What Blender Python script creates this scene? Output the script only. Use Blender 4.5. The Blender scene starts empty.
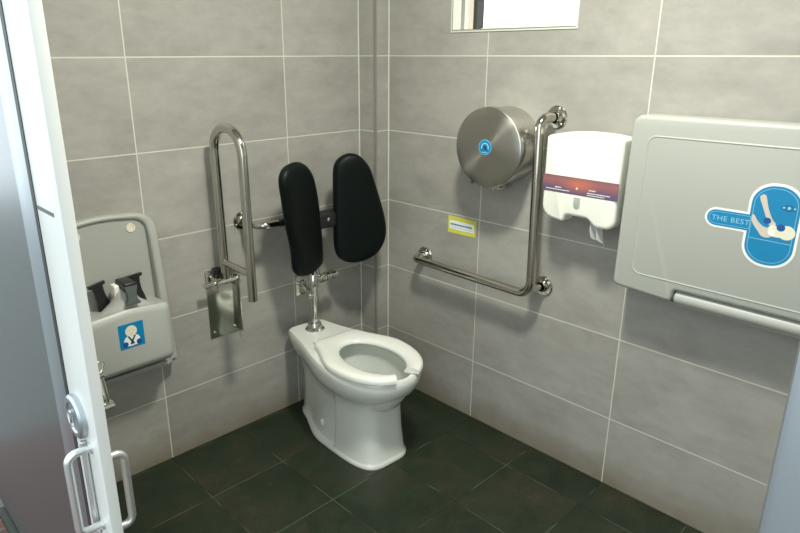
import bpy, bmesh, math, random
from mathutils import Vector, Matrix
random.seed(4)
PI = math.pi
S = bpy.context.scene
COL = S.collection

# ---------------------------------------------------------------- camera
def cam_axes(y, p, r):
    f = Vector((math.sin(y)*math.cos(p), math.cos(y)*math.cos(p), math.sin(p)))
    rt = Vector((math.cos(y), -math.sin(y), 0)); up = rt.cross(f)
    return rt*math.cos(r)+up*math.sin(r), -rt*math.sin(r)+up*math.cos(r), f
cd = bpy.data.cameras.new('camera'); cam = bpy.data.objects.new('camera', cd); COL.objects.link(cam)
rt, up, fw = cam_axes(.7561, -.3132, -.0027)
M = Matrix((rt, up, -fw)).transposed().to_4x4(); M.translation = (-1.9041, -2.0468, 1.4685)
cam.matrix_world = M
cd.sensor_fit = 'HORIZONTAL'; cd.sensor_width = 36; cd.lens = 633.8/800*36
cd.shift_x = (400-377.43)/800; cd.shift_y = -(266.5-258.67)/800
cd.clip_start = .02
S.camera = cam
# ---------------------------------------------------------------- world + light + exposure
w = bpy.data.worlds.new('world'); S.world = w; w.use_nodes = True
nt = w.node_tree; bg = nt.nodes['Background']
bg.inputs[0].default_value = (.86, .95, 1.0, 1); bg.inputs[1].default_value = 2.0
ld = bpy.data.lights.new('ceiling_lamp_light', 'AREA'); ld.shape = 'DISK'; ld.size = .22
ld.energy = 32; ld.color = (1.0, .97, .875)
lo = bpy.data.objects.new('ceiling_lamp_light', ld); COL.objects.link(lo); lo.location = (-.85, -1.2, 2.315)
S.view_settings.view_transform = 'Standard'; S.view_settings.look = 'None'
S.view_settings.exposure = 0.25; S.view_settings.gamma = 1; S.view_settings.use_curve_mapping = False

# ---------------------------------------------------------------- materials
def mat(name, col, rough=.5, metal=0, **kw):
    m = bpy.data.materials.new(name); m.use_nodes = True
    b = m.node_tree.nodes['Principled BSDF']
    b.inputs['Base Color'].default_value = (*col, 1); b.inputs['Roughness'].default_value = rough
    b.inputs['Metallic'].default_value = metal
    for k, v in kw.items(): b.inputs[k.replace('_', ' ')].default_value = v
    return m
def nodes(m): return m.node_tree.nodes, m.node_tree.links, m.node_tree.nodes['Principled BSDF']
def mth(N, L, op, a, b=None, c=None):
    n = N.new('ShaderNodeMath'); n.operation = op
    for i, x in enumerate((a, b, c)):
        if x is None: continue
        if isinstance(x, (int, float)): n.inputs[i].default_value = x
        else: L.new(x, n.inputs[i])
    return n.outputs[0]
def noise(N, L, vec, scale, detail=4, rough=.55, sc=None):
    if sc:
        mp = N.new('ShaderNodeMapping'); mp.inputs['Scale'].default_value = sc; L.new(vec, mp.inputs[0]); vec = mp.outputs[0]
    n = N.new('ShaderNodeTexNoise'); n.inputs['Scale'].default_value = scale
    n.inputs['Detail'].default_value = detail; n.inputs['Roughness'].default_value = rough
    L.new(vec, n.inputs['Vector']); return n.outputs[0]
def ramp(N, L, fac, stops):
    r = N.new('ShaderNodeValToRGB'); L.new(fac, r.inputs[0])
    el = r.color_ramp.elements
    while len(el) < len(stops): el.new(.5)
    for e, (p, c) in zip(el, stops): e.position = p; e.color = (*c, 1)
    return r.outputs[0]
def mix(N, L, fac, a, b, blend='MIX'):
    n = N.new('ShaderNodeMix'); n.data_type = 'RGBA'; n.blend_type = blend
    for i, x in ((0, fac), (6, a), (7, b)):
        if isinstance(x, (int, float)): n.inputs[i].default_value = x
        elif isinstance(x, tuple): n.inputs[i].default_value = (*x, 1)
        else: L.new(x, n.inputs[i])
    return n.outputs[2]
def micro(m, scale=300, strength=.05):
    N, L, b = nodes(m); tc = N.new('ShaderNodeNewGeometry')
    bp = N.new('ShaderNodeBump'); bp.inputs['Strength'].default_value = strength; bp.inputs['Distance'].default_value = .001
    L.new(noise(N, L, tc.outputs['Position'], scale), bp.inputs['Height']); L.new(bp.outputs[0], b.inputs['Normal'])
    return m
def tile_mat(name, ax, off, tw, zoff, th, axis2='Z', floor=False, vlines=True):
    m = mat(name, (.3, .3, .27), .42); N, L, b = nodes(m)
    g = N.new('ShaderNodeNewGeometry'); P = g.outputs['Position']
    sp = N.new('ShaderNodeSeparateXYZ'); L.new(P, sp.inputs[0])
    u = mth(N, L, 'DIVIDE', mth(N, L, 'SUBTRACT', sp.outputs[ax], off), tw)
    v = mth(N, L, 'DIVIDE', mth(N, L, 'SUBTRACT', sp.outputs[axis2], zoff), th)
    def dist(x, size):
        f = mth(N, L, 'FRACT', x); d = mth(N, L, 'MINIMUM', f, mth(N, L, 'SUBTRACT', 1, f))
        return mth(N, L, 'MULTIPLY', d, size)
    du = dist(u, tw); dv = dist(v, th)
    d = mth(N, L, 'MINIMUM', du, dv) if vlines else dv
    gw = .0015 if floor else .0020
    grout = mth(N, L, 'LESS_THAN', d, gw)
    cx = N.new('ShaderNodeCombineXYZ'); L.new(mth(N, L, 'FLOOR', u), cx.inputs[0]); L.new(mth(N, L, 'FLOOR', v), cx.inputs[1])
    wn = N.new('ShaderNodeTexWhiteNoise'); wn.noise_dimensions = '3D'; L.new(cx.outputs[0], wn.inputs[0])
    ad = N.new('ShaderNodeVectorMath'); ad.operation = 'MULTIPLY_ADD'
    L.new(wn.outputs['Color'], ad.inputs[0]); ad.inputs[1].default_value = (7, 7, 7); L.new(P, ad.inputs[2])
    TP = ad.outputs[0]
    n1 = noise(N, L, TP, 3.6, 7, .66, (1, 1, 1) if floor else (1, 1, 2.2))
    n2 = noise(N, L, TP, 14, 5, .7, (1, 1, 1) if floor else (1, 1, 2.2))
    if floor:
        base = ramp(N, L, n1, [(.33, (.007, .013, .006)), (.5, (.012, .022, .010)), (.64, (.023, .024, .014))])
        base = mix(N, L, .5, base, ramp(N, L, n2, [(.35, (.6, .66, .58)), (.65, (1.5, 1.42, 1.3))]), 'MULTIPLY')
        base = mix(N, L, .8, base, ramp(N, L, noise(N, L, P, 110, 3, .7), [(.4, (.62, .78, .6)), (.6, (1.5, 1.3, 1.35))]), 'MULTIPLY')
        gn = noise(N, L, P, 4, 2)
        gcol = ramp(N, L, gn, [(.47, (.004, .005, .004)), (.56, (.07, .085, .06))])
    else:
        base = ramp(N, L, n1, [(.28, (.296, .288, .258)), (.5, (.348, .342, .310)), (.72, (.400, .393, .355))])
        base = mix(N, L, .75, base, ramp(N, L, n2, [(.3, (.9, .9, .89)), (.7, (1.08, 1.08, 1.08))]), 'MULTIPLY')
        sh = mth(N, L, 'ADD', .95, mth(N, L, 'MULTIPLY', wn.outputs['Value'], .09))
        cc = N.new('ShaderNodeCombineColor')
        for i in range(3): L.new(sh, cc.inputs[i])
        base = mix(N, L, 1.0, base, cc.outputs[0], 'MULTIPLY')
        # limescale and dirt rising from the floor, blotchy upper edge
        hz = mth(N, L, 'ADD', sp.outputs['Z'], mth(N, L, 'MULTIPLY', mth(N, L, 'SUBTRACT', noise(N, L, P, 6, 5, .6), .5), .14))
        dirt = N.new('ShaderNodeMapRange'); dirt.inputs[1].default_value = .13; dirt.inputs[2].default_value = -.01
        L.new(hz, dirt.inputs[0])
        base = mix(N, L, mth(N, L, 'MULTIPLY', dirt.outputs[0], .7), base, (.18, .14, .07))
        gcol = (.60, .62, .53)
    L.new(mix(N, L, grout, base, gcol), b.inputs['Base Color'])
    rr = mth(N, L, 'ADD', .36 if not floor else .30, mth(N, L, 'MULTIPLY', n2, .22 if not floor else .3))
    L.new(mth(N, L, 'MAXIMUM', rr, mth(N, L, 'MULTIPLY', grout, .8)), b.inputs['Roughness'])
    bp = N.new('ShaderNodeBump'); bp.inputs['Strength'].default_value = .35; bp.inputs['Distance'].default_value = .002
    h = mth(N, L, 'ADD', mth(N, L, 'MULTIPLY', grout, -1), mth(N, L, 'MULTIPLY', n2, .15 if not floor else .4))
    L.new(h, bp.inputs['Height']); L.new(bp.outputs[0], b.inputs['Normal'])
    return m
Z4 = .2593
M_WL = tile_mat('grey wall tile left', 'X', -.4525, .6, Z4, .3)
M_WR = tile_mat('grey wall tile right', 'Y', -.6, .6, Z4, .3)
M_WC = tile_mat('grey wall tile column', 'X', 5, .6, Z4, .3, vlines=False)
M_FL = tile_mat('dark floor tile', 'X', -.168, .297, -.012, .298, 'Y', floor=True)
M_GROUT = mat('white silicone seam', (.62, .66, .56), .6)
M_CEIL = mat('white ceiling panel', (.75, .76, .72), .7)
def brushed(name, col, rough, sc, amt=.12, bump=.06):
    m = mat(name, col, rough, 1); N, L, b = nodes(m)
    g = N.new('ShaderNodeNewGeometry'); n = noise(N, L, g.outputs['Position'], 60, 3, .6, sc)
    L.new(mth(N, L, 'ADD', rough-amt/2, mth(N, L, 'MULTIPLY', n, amt)), b.inputs['Roughness'])
    bp = N.new('ShaderNodeBump'); bp.inputs['Strength'].default_value = bump; bp.inputs['Distance'].default_value = .0006
    L.new(n, bp.inputs['Height']); L.new(bp.outputs[0], b.inputs['Normal'])
    return m
M_STEEL = brushed('polished stainless tube', (.56, .545, .49), .13, (1, 1, 1), .06, .02)
M_PLATE = mat('polished stainless plate', (.72, .72, .66), .16, 1)
M_CHROME = mat('chrome', (.72, .74, .70), .06, 1)
M_CAN = brushed('brushed stainless drum side', (.60, .59, .54), .26, (.4, 3, 3), .06, .008)
M_LID = mat('spun stainless lid', (.50, .49, .45), .30, 1, Anisotropic=.85, Anisotropic_Rotation=.25)
N, L, b = nodes(M_LID); tg = N.new('ShaderNodeTangent'); tg.direction_type = 'RADIAL'; tg.axis = 'X'; L.new(tg.outputs[0], b.inputs['Tangent'])
g = N.new('ShaderNodeNewGeometry'); L.new(mth(N, L, 'ADD', .26, mth(N, L, 'MULTIPLY', noise(N, L, g.outputs['Position'], 25, 4), .1)), b.inputs['Roughness'])
M_TRIM = mat('steel corner trim', (.29, .285, .25), .35, .3)
M_PORC = mat('white glazed porcelain', (.70, .73, .67), .12, Coat_Weight=.3, Coat_Roughness=.05)
M_SEAT = mat('white plastic toilet seat', (.76, .79, .72), .16)
M_WATER = mat('toilet water', (.8, .9, .88), .02, Transmission_Weight=1.0, IOR=1.33)
M_PAD = micro(mat('black padded vinyl', (.0025, .005, .0045), .48, Specular_IOR_Level=.18), 900, .1)
M_BLACK = mat('black plastic', (.012, .013, .013), .4)
M_DGREY = mat('dark grey plastic', (.09, .11, .10), .45)
M_GP = micro(mat('light grey moulded plastic', (.39, .405, .365), .42), 500, .04)
M_GP2 = micro(mat('warm grey moulded plastic', (.415, .435, .395), .42), 500, .04)
M_WP = mat('ivory white plastic', (.88, .90, .80), .28)
M_WHITE = mat('white label paper', (.85, .88, .84), .5)
M_BLUE = mat('bright blue label', (.001, .215, .44), .4)
M_DBLUE = mat('dark blue print', (.01, .08, .30), .4)
M_LBLUE = mat('pale blue print', (.26, .58, .72), .5)
M_SKIN = mat('printed skin tone', (.60, .55, .48), .5)
M_BADGE = mat('mid blue print', (.004, .14, .31), .5)
M_CREAM = mat('printed cream', (.78, .76, .60), .5)
M_PINK = mat('printed pink', (.75, .35, .30), .5)
M_YEL = mat('yellow label', (.68, .66, .10), .45)
M_INK = mat('dark ink', (.03, .06, .09), .5)
M_PAPER = mat('tissue paper', (.85, .88, .85), .8, Subsurface_Weight=.2)
M_SLOT = mat('grey translucent window', (.42, .45, .41), .3)
M_DOORW = mat('white painted door stile', (.66, .68, .64), .32)
M_DOORE = mat('white painted door edge', (.70, .73, .66), .4)
M_ALU = mat('satin aluminium', (.46, .51, .54), .38, 1)
M_ALUP = mat('satin pull handle aluminium', (.66, .68, .68), .33, .8)
M_RUB = mat('black rubber seal', (.02, .022, .022), .5)
M_PANEL = brushed('satin steel door sheet', (.29, .315, .32), .33, (1, .3, 3), .10, .012)
M_FRAME = mat('grey window frame', (.36, .37, .33), .4, .6)
M_DKFR = mat('dark window sash', (.05, .05, .045), .5)
M_FRW = mat('cream window liner', (.78, .70, .60), .5)
M_GLASS = mat('window glass', (1, 1, 1), .02, Transmission_Weight=1.0, IOR=1.45)
M_PLAST = mat('painted plaster', (.55, .56, .53), .8)
M_CONC = mat('grey concrete apron', (.15, .155, .145), .8)
M_PAVE_REFL = mat('red paving for door reflection', (.12, .05, .04), .7)  # assumed red surface, added for its reflection in the door panel
N, L, b = nodes(M_PAVE_REFL); g = N.new('ShaderNodeNewGeometry'); bt = N.new('ShaderNodeTexBrick')
bt.inputs['Scale'].default_value = 5; bt.inputs['Color1'].default_value = (.13, .045, .035, 1); bt.inputs['Color2'].default_value = (.08, .035, .03, 1)
bt.inputs['Mortar'].default_value = (.12, .11, .10, 1); L.new(g.outputs['Position'], bt.inputs['Vector']); L.new(bt.outputs[0], b.inputs['Base Color'])
# sunset band printed across the tissue dispenser
M_SUN = mat('printed sunset band', (.5, .2, .15), .35); N, L, b = nodes(M_SUN)
g = N.new('ShaderNodeTexCoord'); sp = N.new('ShaderNodeSeparateXYZ'); L.new(g.outputs['Object'], sp.inputs[0])
bb = ramp(N, L, mth(N, L, 'MULTIPLY_ADD', sp.outputs['Z'], 1/.056, .5), [(.0, (.16, .10, .16)), (.28, (.13, .10, .18)), (.5, (.30, .12, .14)), (.75, (.36, .15, .14)), (1, (.25, .13, .14))])
dy = mth(N, L, 'MULTIPLY', sp.outputs['Y'], 1/.07); dz = mth(N, L, 'MULTIPLY', mth(N, L, 'SUBTRACT', sp.outputs['Z'], .004), 1/.028)
rad = mth(N, L, 'SQRT', mth(N, L, 'ADD', mth(N, L, 'MULTIPLY', dy, dy), mth(N, L, 'MULTIPLY', dz, dz)))
gl = N.new('ShaderNodeMapRange'); gl.inputs[1].default_value = 1; gl.inputs[2].default_value = 0; L.new(rad, gl.inputs[0])
bb = mix(N, L, mth(N, L, 'MULTIPLY', gl.outputs[0], .7), bb, (.80, .22, .09))
bb = mix(N, L, mth(N, L, 'MULTIPLY', noise(N, L, g.outputs['Object'], 40, 3, .5, (1, 1, 5)), .35), bb, (.06, .05, .10))
L.new(bb, b.inputs['Base Color'])

# ---------------------------------------------------------------- mesh helpers (all write into a bmesh)
def NB(): return bmesh.new()
def box(bm, a, b_):
    a, b_ = Vector(a), Vector(b_); lo_ = Vector(map(min, a, b_)); hi = Vector(map(max, a, b_))
    vs = [bm.verts.new((x, y, z)) for x in (lo_.x, hi.x) for y in (lo_.y, hi.y) for z in (lo_.z, hi.z)]
    for f in ((0, 1, 3, 2), (4, 6, 7, 5), (0, 4, 5, 1), (2, 3, 7, 6), (0, 2, 6, 4), (1, 5, 7, 3)): bm.faces.new([vs[i] for i in f])
def bbox(bm, a, b_, r=.004, seg=2):
    t = NB(); box(t, a, b_); bmesh.ops.bevel(t, geom=t.edges[:], offset=r, segments=seg, affect='EDGES', profile=.5); merge(bm, t)
def merge(bm, t):
    me = bpy.data.meshes.new('tmp'); t.to_mesh(me); t.free(); bm.from_mesh(me); bpy.data.meshes.remove(me)
def loft(bm, loops, cap0=True, cap1=True, closed=True):
    R = [[bm.verts.new(p) for p in lp] for lp in loops]; n = len(loops[0])
    for A, B in zip(R, R[1:]):
        for i in range(n if closed else n-1):
            j = (i+1) % n; bm.faces.new((A[i], A[j], B[j], B[i]))
    if cap0: bm.faces.new(R[0][::-1])
    if cap1: bm.faces.new(R[-1])
    return R
def frame_of(d):
    d = d.normalized(); a = Vector((0, 0, 1)) if abs(d.z) < .9 else Vector((1, 0, 0))
    u = d.cross(a).normalized(); return u, d.cross(u).normalized()
def lathe(bm, p, d, prof, n=32, cap0=True, cap1=True):     # prof = [(distance along d, radius)]
    p, d = Vector(p), Vector(d).normalized(); u, v = frame_of(d)
    loft(bm, [[p+d*h+(u*math.cos(2*PI*i/n)+v*math.sin(2*PI*i/n))*max(r, 1e-5) for i in range(n)] for h, r in prof], cap0, cap1)
def cyl(bm, a, b_, r, n=24, bev=.001):
    a, b_ = Vector(a), Vector(b_); l = (b_-a).length
    lathe(bm, a, b_-a, [(0, r-bev), (bev, r), (l-bev, r), (l, r-bev)], n)
def fillet(pts, r, seg=8):
    pts = [Vector(p) for p in pts]; out = [pts[0]]
    for i in range(1, len(pts)-1):
        a, b_, c = pts[i-1], pts[i], pts[i+1]; d1 = (a-b_).normalized(); d2 = (c-b_).normalized()
        ang = d1.angle(d2); rr_ = r[i-1] if isinstance(r, (list, tuple)) else r
        t = rr_/math.tan(ang/2); t = min(t, (a-b_).length*.5, (c-b_).length*.5); rr2 = t*math.tan(ang/2)
        ctr = b_+(d1+d2).normalized()*(rr2/math.sin(ang/2)); s, e = b_+d1*t-ctr, b_+d2*t-ctr
        tot = s.angle(e)
        for k in range(seg+1):
            q = k/seg; out.append(ctr+(s*math.sin((1-q)*tot)+e*math.sin(q*tot))/math.sin(tot))
    out.append(pts[-1]); return out
def tube(bm, path, r, n=20, cap=True):
    path = [Vector(p) for p in path]; dirs = []
    for i in range(len(path)):
        a = path[max(i-1, 0)]; c = path[min(i+1, len(path)-1)]; dirs.append((c-a).normalized())
    u, v = frame_of(dirs[0]); loops = []
    for i, (p, d) in enumerate(zip(path, dirs)):
        if i: u = (u-d*u.dot(d)).normalized(); v = d.cross(u).normalized()
        rr_ = r[i] if isinstance(r, (list, tuple)) else r
        loops.append([p+(u*math.cos(2*PI*k/n)+v*math.sin(2*PI*k/n))*rr_ for k in range(n)])
    loft(bm, loops, cap, cap)
def inset(poly, d):
    n = len(poly); out = []
    area = sum(poly[i][0]*poly[(i+1) % n][1]-poly[(i+1) % n][0]*poly[i][1] for i in range(n)); sg = 1 if area > 0 else -1
    for i in range(n):
        a, b_, c = Vector(poly[i-1]), Vector(poly[i]), Vector(poly[(i+1) % n])
        e1 = (b_-a).normalized(); e2 = (c-b_).normalized()
        n1 = Vector((-e1.y, e1.x))*sg; n2 = Vector((-e2.y, e2.x))*sg; m_ = (n1+n2)
        m_ = m_/max(m_.length_squared, .3)*2
        out.append(tuple(b_+m_*d))
    return out
def rrect(u0, v0, u1, v1, r, seg=6):
    if not isinstance(r, (list, tuple)): r = [r]*4         # order: u0v0, u1v0, u1v1, u0v1
    P = []
    for (cx, cy, a0, rr_) in ((u0+r[0], v0+r[0], PI, r[0]), (u1-r[1], v0+r[1], 1.5*PI, r[1]), (u1-r[2], v1-r[2], 0, r[2]), (u0+r[3], v1-r[3], .5*PI, r[3])):
        for k in range(seg+1): P.append((cx+rr_*math.cos(a0+k/seg*PI/2), cy+rr_*math.sin(a0+k/seg*PI/2)))
    return P
def smooth_poly(pts, per=6):                                # closed Catmull-Rom
    n = len(pts); out = []
    for i in range(n):
        p0, p1, p2, p3 = (Vector(pts[(i+k) % n]) for k in (-1, 0, 1, 2))
        for s in range(per):
            t = s/per; out.append(tuple(.5*((2*p1)+(p2-p0)*t+(2*p0-5*p1+4*p2-p3)*t*t+(3*p1-p0-3*p2+p3)*t**3)))
    return out
def fillet2(pts, r, seg=5):                                 # closed 2-D polygon with rounded corners
    n = len(pts); out = []
    for i in range(n):
        a, b_, c = Vector(pts[i-1]), Vector(pts[i]), Vector(pts[(i+1) % n]); d1 = (a-b_).normalized(); d2 = (c-b_).normalized()
        rr_ = r[i] if isinstance(r, (list, tuple)) else r
        ang = d1.angle(d2); t = min(rr_/math.tan(ang/2), (a-b_).length*.49, (c-b_).length*.49); q = t*math.tan(ang/2)
        if q < 1e-4: out.append(tuple(b_)); continue
        ctr = b_+(d1+d2).normalized()*(q/math.sin(ang/2)); s, e = b_+d1*t-ctr, b_+d2*t-ctr; tot = s.angle(e)
        for k in range(seg+1):
            f = k/seg; out.append(tuple(ctr+(s*math.sin((1-f)*tot)+e*math.sin(f*tot))/math.sin(tot)))
    return out
def FR(x0=0, y0=0, z0=0): return lambda u, v, w_: Vector((x0-w_, y0-u, z0+v))     # on the right wall: u along -y, w into the room
def FL(x0=0, y0=0, z0=0): return lambda u, v, w_: Vector((x0+u, y0-w_, z0+v))     # on the left wall: u along +x
def slab(bm, F, poly, w0, w1, r=0, seg=3, back=True):
    """extruded outline from depth w0 to w1, front edge rounded by r"""
    L_ = [[F(u, v, w0) for u, v in poly]]
    if r <= 0: L_.append([F(u, v, w1) for u, v in poly])
    else:
        for k in range(seg+1):
            a = k/seg*PI/2; P = inset(poly, r*(1-math.cos(a))); L_.append([F(u, v, w1-r+r*math.sin(a)) for u, v in P])
    loft(bm, L_, back, True)
def ringslab(bm, F, outer, inner, w0, w1, r=0):
    """same vertex count in outer and inner"""
    if r: ls = [(outer, w0), (outer, w1-r), (inset(outer, r*.3), w1-r*.3), (inset(outer, r), w1), (inset(inner, -r), w1), (inset(inner, -r*.3), w1-r*.3), (inner, w1-r), (inner, w0)]
    else: ls = [(outer, w0), (outer, w1), (inner, w1), (inner, w0)]
    R = loft(bm, [[F(u, v, w_) for u, v in p] for p, w_ in ls], False, False)
    n = len(outer)
    for i in range(n):
        j = (i+1) % n; bm.faces.new((R[-1][i], R[-1][j], R[0][j], R[0][i]))

# ---------------------------------------------------------------- object helpers
def link(name, bm, m, parent=None, org=(0, 0, 0), ang=35, local=False):
    bmesh.ops.recalc_face_normals(bm, faces=bm.faces[:])
    root = parent
    while root is not None and root.parent is not None: root = root.parent
    off = Vector(root.location) if root is not None else Vector(org)
    po = Vector(parent['_o']) if parent is not None and '_o' in parent else Vector((0, 0, 0))
    me = bpy.data.meshes.new(name)
    if not local:
        for v in bm.verts: v.co -= off
    bm.to_mesh(me); bm.free(); me.materials.append(m)
    me.polygons.foreach_set('use_smooth', [True]*len(me.polygons)); me.set_sharp_from_angle(angle=math.radians(ang))
    o = bpy.data.objects.new(name, me); COL.objects.link(o)
    if parent is not None: o.parent = parent
    else: o.location = off
    return o
def thing(name, label, cat, loc, rz=0, group=None):
    o = bpy.data.objects.new(name, None); COL.objects.link(o); o.location = loc; o.rotation_euler = (0, 0, rz)
    o.empty_display_size = .05
    o['label'] = label; o['category'] = cat
    if group: o['group'] = group
    return o
def tag(o, label, cat, group=None):
    o['label'] = label; o['category'] = cat
    if group: o['group'] = group
    return o
def struct(name, bm, m, ang=35):
    o = link(name, bm, m, ang=ang); o['kind'] = 'structure'; return o
def text_bm(s, size, F, w0, depth=.0004, align='LEFT', spacing=1.0):
    cu = bpy.data.curves.new('lettering', 'FONT'); cu.body = s; cu.size = size; cu.extrude = depth/2; cu.align_x = align
    cu.space_character = spacing; cu.resolution_u = 4
    o = bpy.data.objects.new('lettering', cu); COL.objects.link(o)
    dg = bpy.context.evaluated_depsgraph_get(); me = bpy.data.meshes.new_from_object(o.evaluated_get(dg))
    bm = NB(); bm.from_mesh(me); bpy.data.meshes.remove(me); bpy.data.objects.remove(o); bpy.data.curves.remove(cu)
    for v in bm.verts: v.co = F(v.co.x, v.co.y, w0+v.co.z)
    return bm

# ================================================================ SETTING
XD = -1.6; YB = -2.35; H = 2.4; T = .14
bm = NB(); box(bm, (XD-.02, T, -.1), (T, YB-T, 0)); struct('floor', bm, M_FL)
bm = NB(); box(bm, (-9, 6, -.26), (5, -9, -.10)); box(bm, (-9, 6, -.10), (XD-.02, -9, -.03)); struct('ground_outside', bm, M_CONC)
bm = NB(); box(bm, (-2.75, .6, -.03), (XD-.02, -2.6, -.02)); struct('floor_added_red', bm, M_PAVE_REFL)  # red paving added outside so the lower door panel reflects red
bm = NB(); box(bm, (XD+.032, 0, 0), (0, T, H)); struct('wall_left', bm, M_WL)
# right wall with window opening
WY0, WY1, WZ0, WZ1 = -.432, -.941, 1.546, 1.98
bm = NB()
box(bm, (0, T, 0), (T, YB-T, WZ0)); box(bm, (0, T, WZ1), (T, YB-T, H))
box(bm, (0, T, WZ0), (T, WY0, WZ1)); box(bm, (0, WY1, WZ0), (T, YB-T, WZ1))
struct('wall_right', bm, M_WR)
bm = NB(); box(bm, (XD-.0, YB, 0), (0, YB-T, H)); struct('wall_back', bm, M_WL)
# door wall: opening from y=-.87 to -1.998, header above 2.08
bm = NB()
box(bm, (XD+.032, 0, 0), (XD+.060, -.80, H)); box(bm, (XD+.0, -2.045, 0), (XD+.10, YB, H)); box(bm, (XD+.032, -.80, 2.08), (XD+.060, -2.045, H))
struct('wall_front', bm, M_PLAST)
bm = NB(); box(bm, (XD, T, H), (T, YB-T, H+.08)); struct('ceiling', bm, M_CEIL)
bm = NB(); bbox(bm, (XD-.045, -1.998, 0), (XD+.11, -2.045, 2.1), .004)
bbox(bm, (XD-.012, -1.994, 0), (XD+.02, -2.0, 2.1), .002)
struct('trim_2', bm, M_ALU)
# boxed pipe column in the corner and its steel edge trim, silicone seams
CA, CB = -.077, -.099
bm = NB(); box(bm, (CA, .0, 0), (0, CB, H)); struct('wall_column', bm, M_WC)
bm = NB(); loft(bm, [[Vector((CA+x, CB+y, z)) for x, y in ((-.0025, -.0025), (.007, -.0025), (.007, .001), (.001, .001), (.001, .007), (-.0025, .007))] for z in (0, H)])
struct('trim_1', bm, M_TRIM)
for i, (x, y) in enumerate(((CA, 0), (0, CB))):
    bm = NB(); cyl(bm, (x, y, 0), (x, y, H), .0032, 10); struct('trim_%d' % (3+i), bm, M_GROUT)
# window: metal sill edge, liner, sash and pane
bm = NB(); box(bm, (-.002, WY0, WZ0-.003), (.11, WY1, WZ0+.004)); struct('trim_5', bm, M_FRAME)
bm = NB()
ringslab(bm, lambda u, v, w_: Vector((-.003+w_, u, v)), rrect(WY1-.004, WZ0-.005, WY0+.004, WZ1+.004, .001, 1), rrect(WY1, WZ0, WY0, WZ1, .001, 1), 0, .006)
struct('trim_6', bm, M_GROUT)
wf = NB()
ringslab(wf, lambda u, v, w_: Vector((.07+w_, u, v)), rrect(WY1, WZ0+.002, WY0, WZ1, .001, 1), rrect(WY1+.006, WZ0+.010, WY0-.006, WZ1-.012, .001, 1), 0, .05)
win = struct('window_1', wf, M_WP)
bm = NB(); box(bm, (.002, WY0-.0005, WZ0+.004), (.045, WY0-.003, WZ1)); link('window_reveal', bm, M_WP, win)
bm = NB(); box(bm, (.045, -.472, WZ0+.004), (.075, -.496, WZ1)); link('window_liner', bm, M_FRW, win)
bm = NB(); box(bm, (.04, -.497, WZ0+.004), (.08, -.513, WZ1)); link('window_sash', bm, M_DKFR, win)
bm = NB(); box(bm, (.095, WY0-.005, WZ0+.01), (.099, WY1+.005, WZ1-.01)); link('window_pane', bm, M_GLASS, win)

# ---------------------------------------------------------------- ceiling lamp
cl = thing('ceiling_light', 'round white ceiling light above the middle of the room', 'light', (-.85, -1.2, H))
bm = NB(); lathe(bm, (-.85, -1.2, H), (0, 0, -1), [(0, .16), (.045, .15), (.05, .145), (.05, .13), (.02, .125)], 40, True, False); link('housing', bm, M_WP, cl)
M_EM = mat('lit diffuser', (.9, .9, .85), .5, Emission_Strength=3.0, Emission_Color=(1, .96, .85, 1))
bm = NB(); lathe(bm, (-.85, -1.2, H-.02), (0, 0, -1), [(0, .124), (.03, .12), (.04, .09), (.045, .0)], 40, True, False); link('diffuser', bm, M_EM, cl)
lo.parent = cl; lo.location = (0, 0, -.085)

# ================================================================ SLIDING DOOR
LY = -.998; LT = .021
door = thing('door_1', 'x', 'door', (XD, -.5, 0)); del door['label']; del door['category']; door['kind'] = 'structure'
bm = NB(); bbox(bm, (XD, -.872, .01), (XD+LT, LY, 2.06), .002); link('stile', bm, M_DOORW, door)
bm = NB(); box(bm, (XD-.0012, -.8725, .01), (XD+LT-.004, -.8555, 2.06)); link('rubber_seal', bm, M_RUB, door)
bm = NB(); box(bm, (XD-.0006, -.874, 1.2165), (XD+.0, -.962, 1.2235)); link('stile_joint', bm, M_DGREY, door)
bm = NB(); bbox(bm, (XD, -.765, .01), (XD+LT, -.856, 2.06), .004); link('inner_stile', bm, M_ALU, door)
bm = NB(); box(bm, (XD+.001, .46, .01), (XD+LT-.004, -.7655, 2.06)); link('door_panel', bm, M_PANEL, door)
for sgn, x0, nm in ((-1, XD, 'outside pull'), (1, XD+LT, 'inside pull')):
    bm = NB(); dx = -.043 if sgn < 0 else .034
    zt, zb = (.780, .610) if sgn < 0 else (.745, .585); yy = -.955
    tube(bm, fillet([(x0, yy, zt), (x0+dx, yy, zt), (x0+dx, yy, zb), (x0, yy, zb)], .016, 6), .0078, 16)
    for z in (zt, zb): lathe(bm, (x0, yy, z), (sgn, 0, 0), [(0, .011), (.003, .011), (.004, .009)], 20)
    h = link('pull_handle', bm, M_ALUP, door)
bm = NB(); lathe(bm, (XD, -.915, .83), (-1, 0, 0), [(0, .043), (.009, .043), (.013, .038), (.013, .030), (.010, .028), (.010, 0)], 36, True, False)
lk = link('lock_rosette', bm, M_ALU, door)
bm = NB(); bbox(bm, (XD-.009, -.911, .812), (XD-.017, -.919, .846), .002); link('emergency_slot', bm, M_CHROME, lk)
bm = NB(); cyl(bm, (XD-.006, -.932, .785), (XD-.006, -.932, .30), .006, 12); link('lock_rod', bm, M_ALUP, door)
bm = NB(); lathe(bm, (XD+LT, -.935, .826), (1, 0, 0), [(0, .03), (.007, .03), (.01, .026), (.01, 0)], 32, True, False); li = link('inner_rosette', bm, M_CHROME, door)
bm = NB()
tube(bm, fillet([(XD+LT+.008, -.935, .838), (XD+LT+.026, -.935, .838), (XD+LT+.020, -.935, .905)], .008), .0055, 14)
cyl(bm, (XD+LT+.012, -.935, .838), (XD+LT+.036, -.935, .838), .0095, 18)
cyl(bm, (XD+LT+.002, -.935, .902), (XD+LT+.026, -.935, .906), .006, 14)
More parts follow.
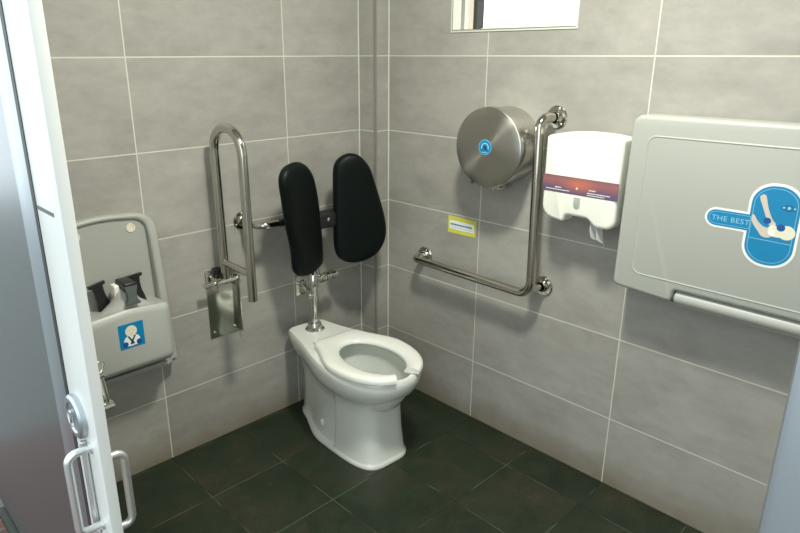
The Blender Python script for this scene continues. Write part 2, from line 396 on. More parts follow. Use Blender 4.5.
link('thumb_lever', bm, M_CHROME, li)
bm = NB(); tube(bm, fillet([(XD+LT, -.935, .924), (XD+LT+.004, -.935, .93), (XD+LT+.03, -.94, .937), (XD+LT+.026, -.935, .916), (XD+LT+.01, -.935, .90)], .008), .0015, 8); link('wire_hook', bm, M_CHROME, door)

# ================================================================ TOILET (local: +u lateral, -y forward)
toilet = thing('toilet', 'white porcelain floor-standing toilet with open-front seat', 'toilet', (-.441, -.03, 0), math.radians(-3.0))
def polar(poly, c, n=96):
    out = []; m_ = len(poly)
    for k in range(n):
        a = 2*PI*k/n+1e-4; dx, dy = math.cos(a), math.sin(a); best = 0
        for i in range(m_):
            x1, y1 = poly[i][0]-c[0], poly[i][1]-c[1]; x2, y2 = poly[(i+1) % m_][0]-c[0], poly[(i+1) % m_][1]-c[1]
            ex, ey = x2-x1, y2-y1; den = dx*ey-dy*ex
            if abs(den) < 1e-12: continue
            t = (x1*ey-y1*ex)/den; s = (x1*dy-y1*dx)/den
            if t > 0 and -1e-9 <= s <= 1+1e-9: best = max(best, t)
        out.append((c[0]+dx*best, c[1]+dy*best))
    return out
def outline(hw, v0, v1, vm, pf=2.2, pb=2.2, wr=None, n=40):
    """closed outline symmetric about x=0; y = -v. vm: where it is widest; rear half-width wr at v0 corner"""
    R_ = []
    for k in range(n+1):
        t = k/n; v = v0+(v1-v0)*(1-math.cos(PI*t))/2
        if v >= vm: w_ = hw*max(0, 1-((v-vm)/(v1-vm))**pf)**(1/pf)
        else:
            q = (vm-v)/(vm-v0); w_ = hw+(wr-hw)*(q*q*(3-2*q)) if wr is not None else hw
            e = (v-v0)/.03
            if e < 1: w_ -= .03*(1-math.sqrt(max(0, 1-(1-e)**2)))
        R_.append((w_, -v))
    return [(x, y) for x, y in R_]+[(-x, y) for x, y in R_[::-1] if x > 1e-6]
CT = (0, -.42); NN = 120
def lv(hw, v0, v1, vm, z, pf=2.2, wr=None): return [(x, y, z) for x, y in polar(outline(hw, v0, v1, vm, pf, 2.2, wr), CT, NN)]
def waist(pts, amt, a=.10, b_=.375):
    o = []
    for x, y, z in pts:
        v = -y; s = 0
        if v < b_: s = min(1, (b_-v)/.014)
        o.append((x*(1-amt*s), y, z))
    return o
RZ = .385
L_ = [lv(.125, .03, .574, .28, 0, 4.2, .052), lv(.126, .029, .575, .28, .010, 4.2, .053), lv(.122, .032, .571, .28, .015, 4.2, .050),
      waist(lv(.119, .034, .567, .30, .022, 4.2, .050), .10), waist(lv(.116, .036, .562, .30, .06, 4.2, .050), .15), waist(lv(.113, .04, .556, .30, .12, 4.0, .050), .16),
      waist(lv(.111, .04, .552, .32, .20, 3.8, .052), .13), waist(lv(.113, .038, .555, .34, .245, 3.4, .056), .06),
      lv(.126, .032, .570, .37, .268, 2.8, .064), lv(.148, .024, .606, .39, .288, 2.4, .072), lv(.163, .018, .634, .40, .308, 2.25, .079), lv(.170, .012, .648, .41, .332, 2.2, .086),
      lv(.173, .008, .656, .41, .358, 2.2, .092), lv(.1725, .009, .655, .41, .377, 2.2, .0915), lv(.168, .014, .650, .41, RZ, 2.2, .087)]
def oval(a, b_, v, z): return [(a*math.cos(2*PI*k/NN+1e-4), CT[1]+(CT[1]*-1-v)+b_*math.sin(2*PI*k/NN+1e-4), z) for k in range(NN)]
L_ += [oval(.115, .185, .455, RZ), oval(.110, .180, .455, RZ-.006), oval(.118, .188, .455, RZ-.03), oval(.112, .176, .45, .30), oval(.095, .145, .44, .24),
       oval(.070, .10, .42, .19), oval(.05, .07, .40, .16), oval(.03, .045, .39, .13)]
bm = NB(); loft(bm, [[Vector(p) for p in lp] for lp in L_], True, True)
body = link('bowl', bm, M_PORC, toilet, ang=50, local=True)
bm = NB(); loft(bm, [[Vector(p) for p in oval(.078, .115, .43, .2)], [Vector(p) for p in oval(.078, .115, .43, .203)]]); link('water', bm, M_WATER, toilet, local=True)
# trapway relief and bolt caps on the foot
for s in (-1, 1):
    bm = NB(); lathe(bm, (s*.094, -.265, .07), (s, 0, .1), [(-.02, .013), (.006, .013), (.011, .009), (.012, 0)], 20, True, False); link('bolt_cap', bm, M_PORC, toilet, local=True)
# seat: thick open-front ring
def seat_loop(off, z, inner):
    pass
so = outline(.172, .222, .664, .43, 2.2, 2.2, .105)
so = polar(so, (0, -.44), 160)
si = [(.098*math.cos(2*PI*k/160+1e-4), -.462+.153*math.sin(2*PI*k/160+1e-4)) for k in range(160)]
keep = [k for k in range(160) if not (-PI/2-.225 < ((2*PI*k/160+PI) % (2*PI)-PI) < -PI/2+.225)]
keep.sort(key=lambda k: ((2*PI*k/160+PI/2) % (2*PI)))
bm = NB(); secs = []
for k in keep:
    o_, i_ = Vector(so[k]), Vector(si[k]); d = (i_-o_); l = d.length; d = d/l; z0, z1 = RZ+.004, RZ+.024
    P = [(0, z0), (-.0, z0+.008), (.002, z1-.006), (.007, z1-.001), (.018, z1+.0015), (l*.5, z1+.001), (l-.02, z1-.002), (l-.006, z1-.006), (l, z1-.012), (l, z0+.002), (l-.003, z0)]
    secs.append([Vector((*(o_+d*t), z)) for t, z in P])
loft(bm, secs, True, True); seat = link('toilet_seat', bm, M_SEAT, toilet, ang=50, local=True)
for s in (-1, 1):
    bm = NB(); bbox(bm, (s*.05, -.222, RZ), (s*.085, -.20, RZ+.012), .004); cyl(bm, (s*.055, -.226, RZ+.01), (s*.082, -.226, RZ+.01), .007, 14); link('seat_hinge', bm, M_SEAT, seat, local=True)

# ================================================================ FLUSH VALVE
VX, VY = -.443, -.120
fv = thing('flush_valve', 'chrome flush valve and pipe rising from back of toilet', 'flush valve', (VX, VY, RZ))
bm = NB(); lathe(bm, (VX, VY, RZ), (0, 0, 1), [(0, .040), (.004, .040), (.010, .034), (.014, .029), (.028, .027), (.032, .024), (.034, .014)], 32); link('spud_flange', bm, M_CHROME, fv)
bm = NB(); cyl(bm, (VX, VY, RZ+.02), (VX, VY, .56), .0145, 24); link('flush_pipe', bm, M_CHROME, fv)
bm = NB(); lathe(bm, (VX, VY, .515), (0, 0, 1), [(0, .013), (.003, .019), (.022, .019), (.026, .016), (.05, .016), (.055, .021), (.11, .022), (.115, .019), (.125, .012), (.128, 0)], 28)
cyl(bm, (VX, VY, .535), (VX-.028, VY+.0, .535), .010, 16); link('valve_body', bm, M_CHROME, fv)
bm = NB(); cyl(bm, (VX+.022, VY, .60), (VX+.022, VY+.02, .60), .008, 12)
lathe(bm, (VX, VY, .598), (1, .05, 0), [(.018, .013), (.035, .013), (.036, .019), (.048, .020), (.05, .015), (.062, .014), (.064, .019), (.078, .019), (.082, .012), (.092, .011), (.094, .019), (.110, .020), (.114, .014), (.128, .012), (.132, .005)], 24)
link('side_handle', bm, M_CHROME, fv)
bm = NB(); tube(bm, fillet([(VX+.03, VY+.006, .606), (VX+.05, VY+.04, .625), (VX+.03, -.0, .625)], .01), .011, 16); link('supply_arm', bm, M_CHROME, fv)
bm = NB(); cyl(bm, (VX-.012, VY, .545), (-.41, -.004, .545), .011, 18); lathe(bm, (-.41, -.012, .545), (0, -1, 0), [(0, .02), (.012, .018), (.016, .012)], 24); link('wall_elbow', bm, M_CHROME, fv)
bm = NB(); bbox(bm, (-.449, 0, .500), (-.374, -.008, .585), .002); wp = link('wall_plate', bm, M_PLATE, fv)
bm = NB(); lathe(bm, (-.43, -.008, .515), (0, -1, 0), [(0, .005), (.004, .004), (.005, 0)], 14, True, False); link('screw', bm, M_CHROME, wp)

# ================================================================ BACKREST: bar + two pads
def flange(bm, p, d, r=.036, th=.006, holes=3):
    p, d = Vector(p), Vector(d); lathe(bm, p, d, [(0, r), (th*.6, r), (th, r*.93), (th, r*.62), (th+.004, r*.58), (th+.008, .0175), (th+.016, .0172)], 32, True, False)
def screws(p, d, r, parent, n=3, a0=.5):
    p, d = Vector(p), Vector(d).normalized(); u, v = frame_of(d)
    for k in range(n):
        a = a0+2*PI*k/n; q = p+(u*math.cos(a)+v*math.sin(a))*r+d*.0055
        bm = NB(); lathe(bm, q, d, [(0, .0048), (.001, .0046), (.0025, .003), (.003, 0)], 14, True, False); link('screw', bm, M_CHROME, parent)
br = thing('backrest', 'black padded two-piece toilet backrest on a chrome wall bar', 'backrest', (-.44, 0, .86))
XB0, XB1, YBB, ZB = -.683, -.165, -.125, .870
bm = NB(); tube(bm, fillet([(XB0, -.004, ZB), (XB0, YBB, ZB-.004), (XB1, YBB, ZB-.004), (XB1, -.004, ZB)], .045, 10), .0135, 20); link('support_bar', bm, M_STEEL, br)
for x in (XB0, XB1):
    bm = NB(); flange(bm, (x, 0, ZB), (0, -1, 0), .034); f_ = link('wall_flange', bm, M_STEEL, br); screws((x, 0, ZB), (0, -1, 0), .027, f_)
bm = NB(); cyl(bm, (-.60, YBB, ZB-.004), (-.28, YBB, ZB-.004), .0142, 24); link('black_sleeve', bm, M_BLACK, br)
bm = NB(); bbox(bm, (-.435, -.10, .812), (-.335, -.155, .872), .008, 3); jb = link('centre_bracket', bm, M_BLACK, br)
bm = NB(); lathe(bm, (-.385, -.155, .848), (0, -1, 0), [(0, .006), (.004, .008), (.007, .004), (.008, 0)], 18, True, False); link('bolt', bm, M_CHROME, jb)
def pad(P0, a, pts, th=.05):
    P0, a = Vector(P0), Vector(a).normalized(); n_ = Vector((a.y, -a.x, 0))
    if n_.y > 0: n_ = -n_
    F = lambda u, v, w_: P0+a*u+Vector((0, 0, v))+n_*w_
    poly = smooth_poly(pts, 5); bm = NB(); ls = []
    for ins, w_ in ((.014, -th), (.006, -th+.004), (.001, -th+.014), (0, -th*.5), (.001, -.016), (.004, -.009), (.010, -.003), (.020, .001), (.035, .003), (.052, .004)):
        ls.append([F(u, v, w_) for u, v in inset_s(poly, ins)])
    loft(bm, ls, True, True); return bm, F
def inset_s(poly, d):
    c = Vector((sum(p[0] for p in poly)/len(poly), sum(p[1] for p in poly)/len(poly)))
    if d < .03: return inset(poly, d)
    q = inset(poly, .012); k = 1-(d-.012)/.10; xs = []
    for p in q:
        v = Vector(p)-c; xs.append((c.x+v.x*k, c.y+v.y*(1-(d-.012)/.22)))
    return xs
c25, s25 = math.cos(math.radians(25)), math.sin(math.radians(25))
PL = [(.119, .249), (.18, .245), (.215, .227), (.230, .193), (.218, .121), (.198, .026), (.180, -.072), (.172, -.132), (.14, -.168), (.06, -.188), (-.020, -.182), (-.054, -.157), (-.051, -.061), (-.034, .063), (-.007, .158), (.023, .205), (.068, .236)]
PR = [(.043, .248), (.011, .238), (-.013, .216), (-.024, .178), (-.026, .072), (-.028, -.07), (-.024, -.142), (-.006, -.178), (.032, -.198), (.083, -.200), (.138, -.182), (.176, -.144), (.194, -.091), (.190, -.027), (.172, .045), (.149, .12), (.129, .181), (.104, .218), (.076, .241)]
PL = [((u*.96-.014 if v > 0 else u*.93-.020) if u > .05 else u-.016, v if v > -.1 else v-.014) for u, v in PL]
bm, _ = pad((-.46, -.17, .85), (-c25, -s25, 0), PL, .04); link('back_pad', bm, M_PAD, br, ang=60)
bm, _ = pad((-.33, -.17, .85), (c25, -s25, 0), PR, .046); link('back_pad', bm, M_PAD, br, ang=60)

# ================================================================ FLIP-UP RAIL on the left wall
fr = thing('folding_grab_rail', 'stainless fold-up grab rail raised upright on the left wall', 'grab rail', (-.785, 0, .57))
bm = NB(); RX = -.80
tube(bm, fillet([(RX+.005, -.050, .66), (RX, -.050, 1.233), (RX, -.232, 1.233), (RX+.004, -.232, .640)], .085, 14), .0165, 22)
link('rail_tube', bm, M_STEEL, fr)
bm = NB(); cyl(bm, (RX+.002, -.055, .742), (RX+.002, -.228, .738), .012, 18); link('cross_brace', bm, M_STEEL, fr)
bm = NB(); bbox(bm, (-.852, 0, .432), (-.722, -.005, .705), .001); box(bm, (-.726, -.0, .434), (-.722, -.026, .700)); box(bm, (-.852, -.0, .66), (-.848, -.02, .703)); pl_ = link('mounting_plate', bm, M_PLATE, fr)
for x, z in ((-.834, .455), (-.745, .455), (-.834, .690)):
    bm = NB(); lathe(bm, (x, -.005, z), (0, -1, 0), [(0, .0065), (.002, .006), (.005, .003), (.0055, 0)], 16, True, False); link('screw', bm, M_CHROME, pl_)
bm = NB(); cyl(bm, (-.884, -.062, .672), (-.746, -.062, .672), .0088, 18)
for x in (-.886, -.744): lathe(bm, (x, -.062, .672), (1 if x > -.8 else -1, 0, 0), [(-.012, .0105), (.002, .0105), (.004, .008)], 18)
link('hinge_pin', bm, M_CHROME, fr)
for x in (-.845, -.756):
    bm = NB(); bbox(bm, (x, -.004, .640), (x+.007, -.076, .690), .002); link('hinge_fork', bm, M_STEEL, fr)
bm = NB(); bbox(bm, (-.828, -.006, .69), (-.80, -.034, .714), .003); link('stop_block', bm, M_BLACK, fr)
bm = NB(); cyl(bm, (RX+.028, -.05, .66), (RX+.026, -.05, .73), .010, 16); link('spring_rod', bm, M_STEEL, fr)

# ================================================================ L-SHAPED GRAB BAR on the right wall
lb = thing('wall_grab_bar', 'L-shaped stainless grab bar on the wall between toilet paper drum and tissue dispenser', 'grab bar', (0, -.9, .66))
bm = NB(); BX = -.075; R_ = .0165
path = fillet([(-.004, -.325, .655), (BX, -.325, .658), (BX, -.894, .652), (BX, -.882, 1.268), (-.004, -.898, 1.266)], [.036, .05, .045], 10)
tube(bm, path, R_, 22); link('bar', bm, M_STEEL, lb)
bm = NB(); cyl(bm, (-.006, -.899, .672), (BX, -.894, .672), .012, 18); link('stand_off', bm, M_STEEL, lb)
for y, z in ((-.325, .655), (-.899, .672), (-.898, 1.266)):
    bm = NB(); flange(bm, (0, y, z), (-1, 0, 0), .038); f_ = link('wall_flange', bm, M_STEEL, lb); screws((0, y, z), (-1, 0, 0), .029, f_, 3, .2)

# ================================================================ TOILET PAPER DRUM
PY, PZ, PR_ = -.712, 1.158, .138
tp = thing('toilet_paper_dispenser', 'round brushed stainless jumbo toilet paper drum with blue badge', 'toilet paper dispenser', (0, PY, PZ))
bm = NB(); lathe(bm, (0, PY, PZ), (-1, 0, 0), [(0, PR_-.004), (.095, PR_-.004), (.0955, PR_-.002)], 72); dr = link('drum', bm, M_CAN, tp)
bm = NB(); box(bm, (-.0945, PY-.0004, PZ), (-.0, PY+.0004, PZ+PR_-.002)) ; bm.free()
bm = NB(); lathe(bm, (-.096, PY, PZ), (-1, 0, 0), [(0, PR_), (.026, PR_), (.0285, PR_-.0008), (.0300, PR_-.003)], 72, False, False); link('lid_rim', bm, M_CAN, tp)
bm = NB(); lathe(bm, (-.1258, PY, PZ), (-1, 0, 0), [(0, PR_-.003), (.0012, PR_-.006), (.0022, PR_-.03), (.003, .05), (.003, .0)], 72, True, False); link('lid_face', bm, M_LID, tp)
bm = NB(); bbox(bm, (-.03, PY-.035, PZ-PR_-.006), (-.09, PY+.03, PZ-PR_+.006), .003); link('outlet_lip', bm, M_CAN, tp)
bm = NB(); cyl(bm, (-.07, PY-.03, PZ-PR_-.006), (-.118, PY-.03, PZ-PR_+.002), .008, 16); link('lock', bm, M_STEEL, tp); bm = NB(); cyl(bm, (-.10, PY+.06, PZ-PR_*.9), (-.124, PY+.06, PZ-PR_*.9-.004), .007, 16); link('lock', bm, M_STEEL, tp)
def disc(r, cu=0, cv=0, n=40): return [(cu+r*math.cos(2*PI*k/n), cv+r*math.sin(2*PI*k/n)) for k in range(n)]
F = FR(-.1288, PY+.006, PZ+.002)
bm = NB(); slab(bm, F, disc(.0275), 0, .0008, .0003); sb = link('round_badge', bm, M_BLUE, tp)
bm = NB(); ringslab(bm, F, disc(.026), disc(.0245), .0008, .0011); link('badge_ring', bm, M_LBLUE, sb)
def arc_band(bm, F, r0, r1, a0, a1, w0, w1, cu=0, cv=0, n=20):
    P = [(cu+r1*math.cos(a0+(a1-a0)*k/n), cv+r1*math.sin(a0+(a1-a0)*k/n)) for k in range(n+1)]+[(cu+r0*math.cos(a1-(a1-a0)*k/n), cv+r0*math.sin(a1-(a1-a0)*k/n)) for k in range(n+1)]
    slab(bm, F, P, w0, w1)
bm = NB(); arc_band(bm, F, .012, .0165, -.35, PI+.35, .0008, .0012, 0, -.001); link('roll_print', bm, M_LBLUE, sb)
bm = NB(); slab(bm, F, disc(.0062, .0, .0), .0008, .0013); slab(bm, F, [(0, -.004), (.012, -.007), (.0105, -.011), (-.003, -.006)], .0008, .0013); link('roll_core_print', bm, M_INK, sb)
bm = NB()
for k in range(5): slab(bm, F, rrect(-.011+k*.0046, -.0195, -.0078+k*.0046, -.0155, .0006, 2), .0008, .0012)
link('badge_caption', bm, M_LBLUE, sb)

# ================================================================ PAPER TISSUE DISPENSER
TY0, TD = -.938, .12
td = thing('tissue_dispenser', 'ivory plastic paper tissue dispenser with sunset band on right wall', 'tissue dispenser', (0, -1.06, .95))
F = FR(0, TY0, 0)
W_ = .256
front = fillet2([(0, 1.220), (.0, .962), (.080, .951), (.090, .976), (.162, .976), (.192, .952), (W_-.002, .953), (W_+.002, 1.232), (W_*.8, 1.238), (W_/2, 1.239), (W_*.2, 1.232)], [.012, .075, .012, .012, .02, .03, .09, .014, .3, .3, .3], 7)
bm = NB(); slab(bm, F, front, .062, TD, .012, 4); fc = link('front_cover', bm, M_WP, td)
rear = fillet2([(.004, 1.214), (.004, .975), (.07, .968), (.09, .985), (.163, .985), (.192, .968), (W_-.004, .975), (W_-.002, 1.226)], [.012, .04, .01, .01, .01, .01, .05, .012], 5)
bm = NB(); slab(bm, F, rear, .0, .0615); link('rear_housing', bm, M_GP2, td)
F2 = FR(-TD, TY0-.128, 1.073)
o = None
bm = NB()
P = rrect(-.1278, -.027, .129, .027, .001, 1); slab(bm, F2, P, -.0, .0006)
o = link('sunset_band', bm, M_SUN, fc)
for v in o.data.vertices: v.co -= Vector((-TD, TY0-.128, 1.073))-Vector((0, -1.06, .95))
o.location = Vector((-TD, TY0-.128, 1.073))-Vector((0, -1.06, .95))
bm = NB(); slab(bm, F2, disc(.0035, -.006, -.006, 16), .0006, .0010); link('sun_print', bm, M_CREAM, fc)
bm = NB()
random.seed(2)
def dashes(bm, F, u0, u1, v, h, w0):
    u = u0
    while u < u1:
        l = random.uniform(.002, .007); slab(bm, F, [(u, v), (min(u+l, u1), v), (min(u+l, u1), v+h), (u, v+h)], w0, w0+.0003); u += l+.0013
dashes(bm, F2, -.082, -.058, -.012, .0032, .0006); dashes(bm, F2, -.115, -.03, -.019, .0024, .0006)
link('band_print', bm, M_WHITE, fc); bm = NB(); dashes(bm, F2, .035, .058, -.008, .0034, .0006); dashes(bm, F2, .03, .105, -.0165, .0026, .0006); dashes(bm, F2, .03, .088, -.0225, .0022, .0006)
link('band_print', bm, M_WHITE, fc)
bm = NB(); slab(bm, F2, rrect(-.013, -.071, .009, -.034, [.011, .011, .002, .002], 6), -.001, .0012, .0005); link('level_window', bm, M_SLOT, fc)
bm = NB(); bbox(bm, (-.05, TY0-W_-.001, 1.085), (-.075, TY0-W_-.006, 1.115), .002); link('side_lock', bm, M_GP, td)
# paper tissue hanging out
bm = NB(); G = []
for i in range(9):
    row = []
    for j in range(13):
        s = i/8; t = j/12
        u = (.168+t*.034)+(s*.012)*(1+t*.6)-.004*math.sin(s*3); v = .985-s*(.066+.022*t+.008*math.sin(t*9)); w_ = .098+.010*math.sin(t*11+s*2)*(.4+s)
        row.append((F(u, v, w_)))
    G.append(row)
gv = [[bm.verts.new(p) for p in r] for r in G]
for i in range(8):
    for j in range(12): bm.faces.new((gv[i][j], gv[i][j+1], gv[i+1][j+1], gv[i+1][j]))
bmesh.ops.solidify(bm, geom=bm.faces[:], thickness=.0006)
tt = link('paper_tissue', bm, M_PAPER, None, (0, -1.10, .95)); tag(tt, 'crumpled white paper tissue hanging out of the ivory dispenser', 'tissue')

# ================================================================ YELLOW NOTICE
yn = thing('notice_sticker', 'small yellow-bordered notice sticker on tile left of the grab bar', 'sticker', (0, -.515, .78))
F = FR(0, -.444, .782)
bm = NB(); slab(bm, F, [(0, 0), (.140, .002), (.141, .068), (.001, .069)], 0, .0012); link('yellow_border', bm, M_YEL, yn)
bm = NB(); slab(bm, F, rrect(.008, .017, .132, .052, .002, 2), .0012, .0016); wl = link('white_panel', bm, M_WHITE, yn)
bm = NB(); random.seed(8)
for k in range(14): slab(bm, F, rrect(.014+k*.0078, .0335, .0195+k*.0078, .0405, .0006, 1), .0016, .0019)
link('caption_print', bm, M_DBLUE, wl)
bm = NB(); dashes(bm, F, .02, .12, .024, .0028, .0016); link('small_print', bm, M_LBLUE, wl)

# ================================================================ BABY CHANGING TABLE
BY0, BY1, BZ0, BZ1 = -1.203, -2.06, .775, 1.302
bc = thing('baby_changing_table', 'grey plastic fold-down baby changing table on right wall, closed', 'changing table', (0, (BY0+BY1)/2, BZ0))
F = FR(0, BY0, 0); WW = BY0-BY1
bm = NB(); slab(bm, F, rrect(.012, BZ0-.012, WW-.012, BZ1-.01, .03, 6), 0, .045, .006); link('wall_housing', bm, M_GP, bc)
bm = NB()
P = fillet2([(0, BZ0+.012), (.18, BZ0+.002), (.185, BZ0+.04), (.675, BZ0+.04), (.68, BZ0+.002), (WW, BZ0+.012), (WW-.006, BZ1), (.006, BZ1)], [.02, .0135, .010, .010, .0135, .02, .03, .03], 6)
slab(bm, F, P, .046, .112, .012, 4); bed = link('folding_bed', bm, M_GP2, bc)
def roundline(bm, F, poly, w0, wd, h):
    inn = inset(poly, wd); m1 = inset(poly, wd*.5)
    n = len(poly); L1 = [[F(u, v, w0) for u, v in poly], [F(u, v, w0+h) for u, v in m1], [F(u, v, w0) for u, v in inn]]
    loft(bm, L1, False, False)
bm = NB(); roundline(bm, F, rrect(.054, BZ0+.062, WW-.054, BZ1-.052, .028, 8), .1117, .008, .0018); link('moulded_border', bm, M_GP2, bed)
bm = NB(); cyl(bm, (-.088, BY0-.187, BZ0+.017), (-.088, BY0-.673, BZ0+.017), .0215, 28, .004); link('hinge_tube', bm, M_GP2, bc)
bm = NB(); bbox(bm, (-.03, BY0-.19, BZ0-.012), (-.085, BY0-.67, BZ0-.004), .003); link('hinge_tray', bm, M_GP, bc)
for u in (.181, .679):
    bm = NB(); cyl(bm, (-.088, BY0-u+.004, BZ0+.017), (-.088, BY0-u-.004, BZ0+.017), .0175, 24); link('hinge_washer', bm, M_DGREY, bc)
# sticker: tall pill + bar reading THE BEST
F0 = FR(-.112, -1.604, 1.049)
F = lambda u, v, w_: F0(u*.96, v*.91, w_)
def pill(hw, hh, g_=0): return rrect(-hw, -hh, hw, hh, hw*.92, 10)
def bar(g_): 
    return rrect(-.164-g_, -.024-g_, -.03, .024+g_, [.024+g_, .001, .001, .024+g_], 8)
sh_ = lambda poly: [(u, v+(-u-.1)*.0-.004) for u, v in poly]
bm = NB(); slab(bm, F, pill(.064, .120), 0, .0006); slab(bm, F, bar(.0055), 0, .00062); st = link('sticker', bm, M_WHITE, bed)
bm = NB(); slab(bm, F, pill(.0575, .1125), .0006, .0011); slab(bm, F, bar(-.0005), .00062, .00112); link('blue_field', bm, M_BLUE, st)
bm = NB()
o1 = pill(.0515, .106); ringslab(bm, F, o1, inset(o1, .0012), .0011, .0014)
o2 = rrect(-.158, -.0185, -.053, .0185, [.018, .001, .001, .018], 8)
ringslab(bm, F, o2, inset(o2, .001), .00112, .0014); box_ = [(-.051, -.042), (.051, -.044), (.051, -.0425), (-.051, -.0405)]
slab(bm, F, box_, .0011, .0014); link('outline_print', bm, M_LBLUE, st)
bm = text_bm('THE BEST', .0215, lambda u, v, w_: F(-.151+u*1.0, -.0078+v, w_), .0014, .0003, spacing=1.08); link('lettering', bm, M_LBLUE, st)
bm = NB()
slab(bm, F, smooth_poly([(-.040, .078), (-.027, .084), (-.016, .050), (-.002, .020), (.008, .008), (.000, -.002), (-.010, .006), (-.018, .024), (-.029, .05)], 4), .0011, .0015)
slab(bm, F, smooth_poly([(-.052, .018), (-.047, .026), (-.036, .010), (-.020, -.004), (-.004, -.006), (.008, -.020), (-.004, -.033), (-.020, -.032), (-.032, -.018), (-.046, .0)], 4), .0011, .0015)
link('hands_print', bm, M_SKIN, st)
bm = NB()
slab(bm, F, disc(.020, .036, -.012, 28), .0012, .0017); slab(bm, F, smooth_poly([(-.008, -.004), (.004, .006), (.018, -.006), (.028, -.008), (.026, -.026), (.006, -.028), (-.006, -.022)], 4), .0012, .0016)
link('baby_print', bm, M_CREAM, st)
bm = NB(); slab(bm, F, disc(.010, .021, .000, 20), .0016, .0019); slab(bm, F, disc(.009, -.013, .014, 20), .0016, .0019); link('bib_print', bm, M_DBLUE, st)
bm = NB(); slab(bm, F, rrect(-.004, -.026, .009, -.010, .004, 4), .0016, .0020); link('nappy_print', bm, M_WHITE, st)
bm = NB()
slab(bm, F, [(u*1.0, v) for u, v in smooth_poly([(.012, .058), (.026, .066), (.040, .064), (.050, .056), (.038, .048), (.022, .048)], 4)], .0011, .0013); link('badge_print', bm, M_BADGE, st)
bm = NB()
for cx, r in ((.019, .0028), (.031, .0042), (.044, .0028)): slab(bm, F, disc(r, cx, .057, 14), .0013, .0016)
link('badge_dots', bm, M_LBLUE, st)

# ================================================================ BABY SAFETY SEAT on the left wall
BX0 = -1.198
bs = thing('baby_safety_seat', 'grey plastic wall-mounted baby safety seat beside the door', 'baby seat', (BX0, 0, .42))
F = FL(BX0, 0, 0)
def shell(d): return fillet2([(-.190+d, .425+d*.2), (.186-d, .425+d*.2), (.168-d, .962-d), (.0, .978-d), (-.172+d, .962-d)], [.012, .012, .062-d*.5, .5, .062-d*.5], 9)
so_ = shell(0); si_ = [(u, v+(.016 if v > .9 else 0)) for u, v in shell(.030)]
bm = NB(); ringslab(bm, F, so_, si_, 0, .060, .010)
for v in bm.verts:
    q = min(1, max(0, (v.co.z-.80)/.17)); v.co.y *= 1-.55*q*q*(3-2*q)
sh = link('seat_shell', bm, M_GP, bs, ang=45)
si2 = shell(.032)
bm = NB(); slab(bm, F, [(u, v+(.013 if v > .9 else 0)) for u, v in shell(.026)], 0, .018); bp_ = link('back_panel', bm, M_GP, bs)
for x in (-.088, .088):
    bm = NB(); ringslab(bm, FL(BX0+x, 0, .924), disc(.0145), disc(.010), .018, .021); lathe(bm, (BX0+x, -.018, .924), (0, -1, 0), [(0, .0095), (.001, .0095), (.0012, 0)], 24, True, False); link('mounting_hole', bm, M_CREAM, bp_)
# seat body
def bl(hw, zb, zt, y, r): return [F(u, v, y) for u, v in fillet2([(-hw, zb), (hw, zb), (hw, zt), (.0, zt+.012), (-hw, zt)], [r, r, r, .2, r], 7)]
bm = NB()
loft(bm, [bl(.154, .455, .665, .015, .02), bl(.150, .460, .672, .08, .02), bl(.141, .474, .682, .12, .02), bl(.134, .488, .684, .142, .02), bl(.126, .496, .676, .150, .016), bl(.116, .506, .664, .153, .012)])
sbod = link('seat_body', bm, M_GP2, bs, ang=40)
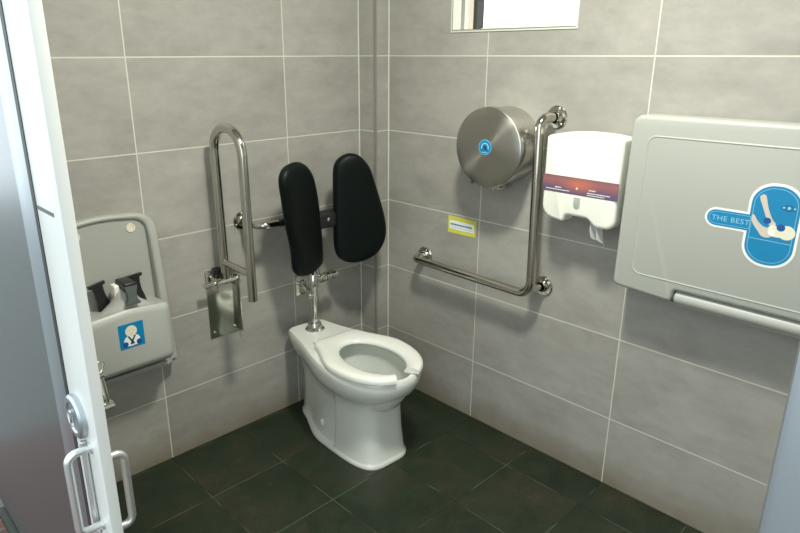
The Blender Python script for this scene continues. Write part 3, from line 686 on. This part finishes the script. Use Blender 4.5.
# horn between the legs
bm = NB(); loft(bm, [[Vector((BX0+.012+a*math.cos(2*PI*k/28), -.09+b_*math.sin(2*PI*k/28), z)) for k in range(28)] for a, b_, z in ((.095, .045, .672), (.070, .042, .690), (.048, .038, .706), (.036, .034, .725), (.033, .031, .742), (.026, .026, .753), (.012, .013, .757))])
link('centre_horn', bm, M_GP2, bs, ang=50)
bm = NB(); bbox(bm, (BX0-.022, -.065, .715), (BX0-.004, -.105, .768), .006, 3); link('buckle_guard', bm, M_WP, bs); bm = NB(); bbox(bm, (BX0+.034, -.065, .715), (BX0+.048, -.105, .762), .006, 3); link('buckle_guard', bm, M_WP, bs)
bm = NB(); bbox(bm, (BX0-.002, -.06, .748), (BX0+.04, -.135, .778), .006, 3); bk = link('buckle', bm, M_BLACK, bs)
bm = NB(); loft(bm, [[Vector((BX0+.018+sx*h_, -.134+oy+(sy*.006), z)) for sx, sy in ((-1, -1), (1, -1), (1, 1), (-1, 1))] for h_, oy, z in ((.020, 0, .768), (.014, -.004, .742), (.016, -.006, .724), (.022, -.008, .716), (.022, -.008, .709))]); link('buckle_tongue', bm, M_DGREY, bk)
for s, (x0, z0, x1, z1) in enumerate(((-.036, .672, -.056, .768), (.074, .672, .066, .772))):
    a, c = Vector((BX0+x0, -.05, z0)), Vector((BX0+x1, -.045, z1)); d = (c-a).normalized(); q = Vector((d.z, 0, -d.x))
    bm = NB()
    loft(bm, [[a+d*t+q*(sx*h_)+Vector((0, sy*.006, 0)) for sx, sy in ((-1, -1), (1, -1), (1, 1), (-1, 1))] for t, h_ in ((0, .024), (.02, .022), (.045, .016), (.07, .015), (.09, .017), (.092, .027), (.10, .028))])
    link('strap_clip', bm, M_BLACK, bs)
F = FL(BX0-.005, -.153, .610)
sk = rrect(-.040, -.041, .041, .043, .001, 1)
bm = NB(); slab(bm, F, sk, 0, .001); s2 = link('sticker', bm, M_BLUE, bs)
bm = NB(); slab(bm, F, disc(.019, 0, .016, 24), .001, .0014); link('baby_head_print', bm, M_CREAM, s2)
bm = NB(); slab(bm, F, smooth_poly([(-.026, -.030), (-.024, -.008), (-.010, .002), (.010, .002), (.024, -.008), (.026, -.030), (.010, -.034), (-.010, -.034)], 4), .0009, .0012); link('baby_body_print', bm, M_WHITE, s2)
bm = NB(); slab(bm, F, [(-.014, .0), (-.008, .0), (.008, -.028), (.002, -.030)], .0012, .0016); slab(bm, F, [(.014, .0), (.008, .0), (-.008, -.028), (-.002, -.030)], .0012, .0016); link('strap_print', bm, M_INK, s2)
for cx in (-.022, .022):
    bm = NB(); slab(bm, F, disc(.009, cx, -.026, 16), .0012, .0016); link('shoe_print', bm, M_DBLUE, s2)
bm = NB()
for cx in (-.007, .007): arc_band(bm, F, .0026, .0038, .2, PI-.2, .0014, .0017, cx, .016, 8)
arc_band(bm, F, .0035, .0047, PI+.3, 2*PI-.3, .0014, .0017, 0, .010, 8); link('face_print', bm, M_PINK, s2)
